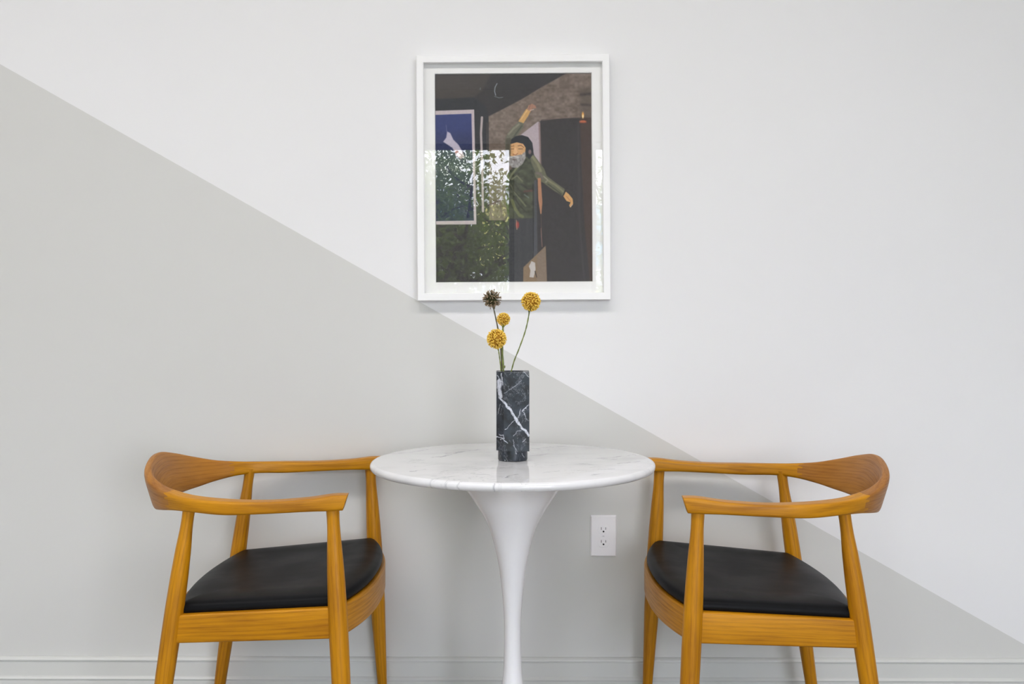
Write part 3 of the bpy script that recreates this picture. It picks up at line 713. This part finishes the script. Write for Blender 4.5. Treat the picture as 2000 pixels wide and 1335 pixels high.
    for s in (-1, 1):
        R_, G_ = [], []; xf, yf = legpos('F', .405); xr, yr = legpos('R', .38); p0 = np.array((xf-.008, s*(yf-.004))); p1 = np.array((xr+.012, s*(yr-.0005)))
        d = p1-p0; L = np.linalg.norm(d); d /= L; nr = np.array((-d[1], d[0]))
        for k in range(13):
            u = k/12; p = p0+d*L*u; r_, g_ = ring_rail(p, nr, .3702+(.3475-.3702)*u, .4405+(.4125-.4405)*u, .024); R_.append(r_); G_ += [(L*u, a, b+.2*s) for _, a, b in g_]
        v, f = loft(R_); mobj('side_rail', v, f, M['wood'], ch, angle=50, grain=G_)
    def bowed(x_end, y_end, bow, z0, z1, name):
        R_, G_ = [], []; K = 40
        for k in range(K+1):
            s_ = -1+2*k/K; y = y_end*s_; x = x_end+bow*(1-abs(s_)**2.3); dx = -bow*2.3*abs(s_)**1.3*math.copysign(1, s_)/y_end
            nr = np.array((1, -dx)); nr /= np.linalg.norm(nr)
            r_, g_ = ring_rail((x, y), nr, z0, z1, .024); R_.append(r_); G_ += [(y, a, b+.37) for _, a, b in g_]
        v, f = loft(R_); mobj(name, v, f, M['wood'], ch, angle=50, grain=G_)
    bowed(.008, .300, .052, .3702, .4405, 'front_rail')
    bowed(-.365, .258, -.030, .3475, .4125, 'back_rail')
    # upholstered seat
    out_ = []
    K = 34
    for k in range(K+1):
        s_ = -1+2*k/K; out_.append((.012+.053*(1-abs(s_)**2.3), .3045*s_))
    for k in range(1, 24): u = k/24; out_.append((.012+(-.362-.012)*u, .3045+(.2700-.3045)*u))
    for k in range(K+1):
        s_ = 1-2*k/K; out_.append((-.362-.031*(1-abs(s_)**2.0), .2700*s_))
    for k in range(1, 24): u = 1-k/24; out_.append((.012+(-.362-.012)*u, -(.3045+(.2700-.3045)*u)))
    O = np.array(out_)
    for _ in range(1): O = (np.roll(O, 1, 0)+2*O+np.roll(O, -1, 0))/4
    cen = np.array((-.16, 0.))
    nrm2 = np.roll(O, -1, 0)-np.roll(O, 1, 0); nrm2 = np.stack([nrm2[:, 1], -nrm2[:, 0]], 1); nrm2 /= np.linalg.norm(nrm2, axis=1)[:, None]
    if (nrm2*(O-cen)).sum() < 0: nrm2 = -nrm2
    def zb_(x): return .4128+(.4408-.4128)*(x+.355)/.375
    rings_ = []
    for ins, h in ((.014, -.004), (.004, .0), (.0005, .005), (0, .010), (.0015, .0155), (.005, .0205), (.011, .0240), (.020, .0263)):
        Q = O-nrm2*ins; rings_.append([(x, y, zb_(x)+h) for x, y in Q])
    last = O-nrm2*.020
    for u in (.94, .86, .76, .64, .50, .36, .22, .10, .02):
        Q = cen+(last-cen)*u
        rings_.append([(x, y, zb_(x)+.0263+.0035*(1-u*u)-.006*math.exp(-((x+.18)/.12)**2)*(1-u**2)+.0035*math.exp(-((u-.86)/.1)**2)) for x, y in Q])
    v, f = loft(rings_); mobj('seat', v, f, M['leather'], ch, angle=80)['label'] = 'black leather upholstered seat'
    return ch
chair = build_chair()
chair.location = (-.3981, 2.5623, 0); chair.rotation_euler = (0, 0, -.0002)
tag(chair, 'honey wooden armchair with black leather seat to the left of the marble table', 'chair', 'wooden armchairs at the marble table')
def copy_tree(o, parent=None):
    c = o.copy(); C.objects.link(c); c.parent = parent
    for q in list(o.children): copy_tree(q, c)
    return c
chair2 = copy_tree(chair)
chair2.location = (.4254, 2.5299, 0); chair2.rotation_euler = (0, 0, PI-.0103)
tag(chair2, 'honey wooden armchair with black leather seat to the right of the marble table', 'chair', 'wooden armchairs at the marble table')

# ------------------------------------------------------------------ outside, seen only as the reflection in the picture glass
v, f = box_data(-30, 30, -60, YW-.3, -.4, -.2); struct('ground', v, f, M['ground'], smooth=False)
def tree(loc, h, cr, seed, nleaf, label):
    root = empty('street_tree', loc); tag(root, label, 'tree', None); r = random.Random(seed)
    V, Fc = [], []; tips = []
    def add(path, rad):
        v, f = loft(tube_rings(path, rad, 7)); k = len(V); V.extend(v); Fc.extend(tuple(i+k for i in q) for q in f)
    def grow(p, d, L, rad, dep):
        pts = [np.array(p)]; dd = np.array(d, float)
        for _ in range(5):
            dd += np.array([r.gauss(0, .16) for _ in range(3)]); dd /= np.linalg.norm(dd); pts.append(pts[-1]+dd*L/5)
        add(pts, [rad*(1-.10*k) for k in range(6)])
        if dep >= 2: tips.extend(pts[2:])
        if dep < 4:
            for _ in range(3 if dep else 5):
                nd = dd*.6+np.array([r.gauss(0, .8), r.gauss(0, .6), r.gauss(.1, .5)]); nd /= np.linalg.norm(nd); grow(pts[r.choice((3, 4, 5))], nd, (1.5 if dep == 0 else L*.72)*r.uniform(.8, 1.1), rad*.55, dep+1)
    grow((0, 0, 0), (0, 0, 1), h, .16, 0)
    mobj('trunk', V, Fc, M['bark'], root)
    V, Fc, tone = [], [], []; rr_ = np.random.default_rng(seed); tips = np.array(tips); hubs = tips[rr_.integers(len(tips), size=420)]+rr_.normal(0, cr*1.2, (420, 3))
    for i in range(nleaf):
        c = hubs[rr_.integers(len(hubs))]+rr_.normal(0, cr*.75, 3); a = rr_.normal(0, 1, 3); a /= np.linalg.norm(a); b = np.cross(a, rr_.normal(0, 1, 3)); b /= np.linalg.norm(b); s = rr_.uniform(.03, .055)
        nn = np.cross(a, b)*s*.25; k = len(V); V += [tuple(c-a*s), tuple(c+b*s*.42+nn), tuple(c+a*s*1.1), tuple(c-b*s*.42+nn)]; Fc += [(k, k+1, k+2, k+3)]; tone += [rr_.random()]*4
    me = bpy.data.meshes.new('foliage'); me.from_pydata(V, [], Fc); at_ = me.attributes.new('tone', 'FLOAT', 'POINT'); at_.data.foreach_set('value', tone)
    o = mfin('foliage', me, M['leaf'], root, smooth=False); tag(o, kind='stuff')
tree((-0.6, -6.9, -.2), 1.0, .26, 11, 21000, 'leafy street tree outside the window behind the camera, nearest the left window')
tree((3.1, -11.0, -.2), 1.5, .26, 12, 15000, 'leafy street tree outside the window behind the camera, beyond the right window')
bld = empty('office_building', (0, -19, -.2)); tag(bld, 'pale office building across the street with blue glass bays, beyond the street trees', 'building')
box('facade_wall', (-9, 2.5, -4, 0, 0, 4.6), M['facade'], bld)
for k in range(9):
    for z in (.5, 2.6):
        box('window', (-8.6+k*1.25, -7.7+k*1.25, .0, .06, z, z+1.5), M['facade_glass'] if (k*3+int(z)) % 4 else M['facade_yellow'], bld)
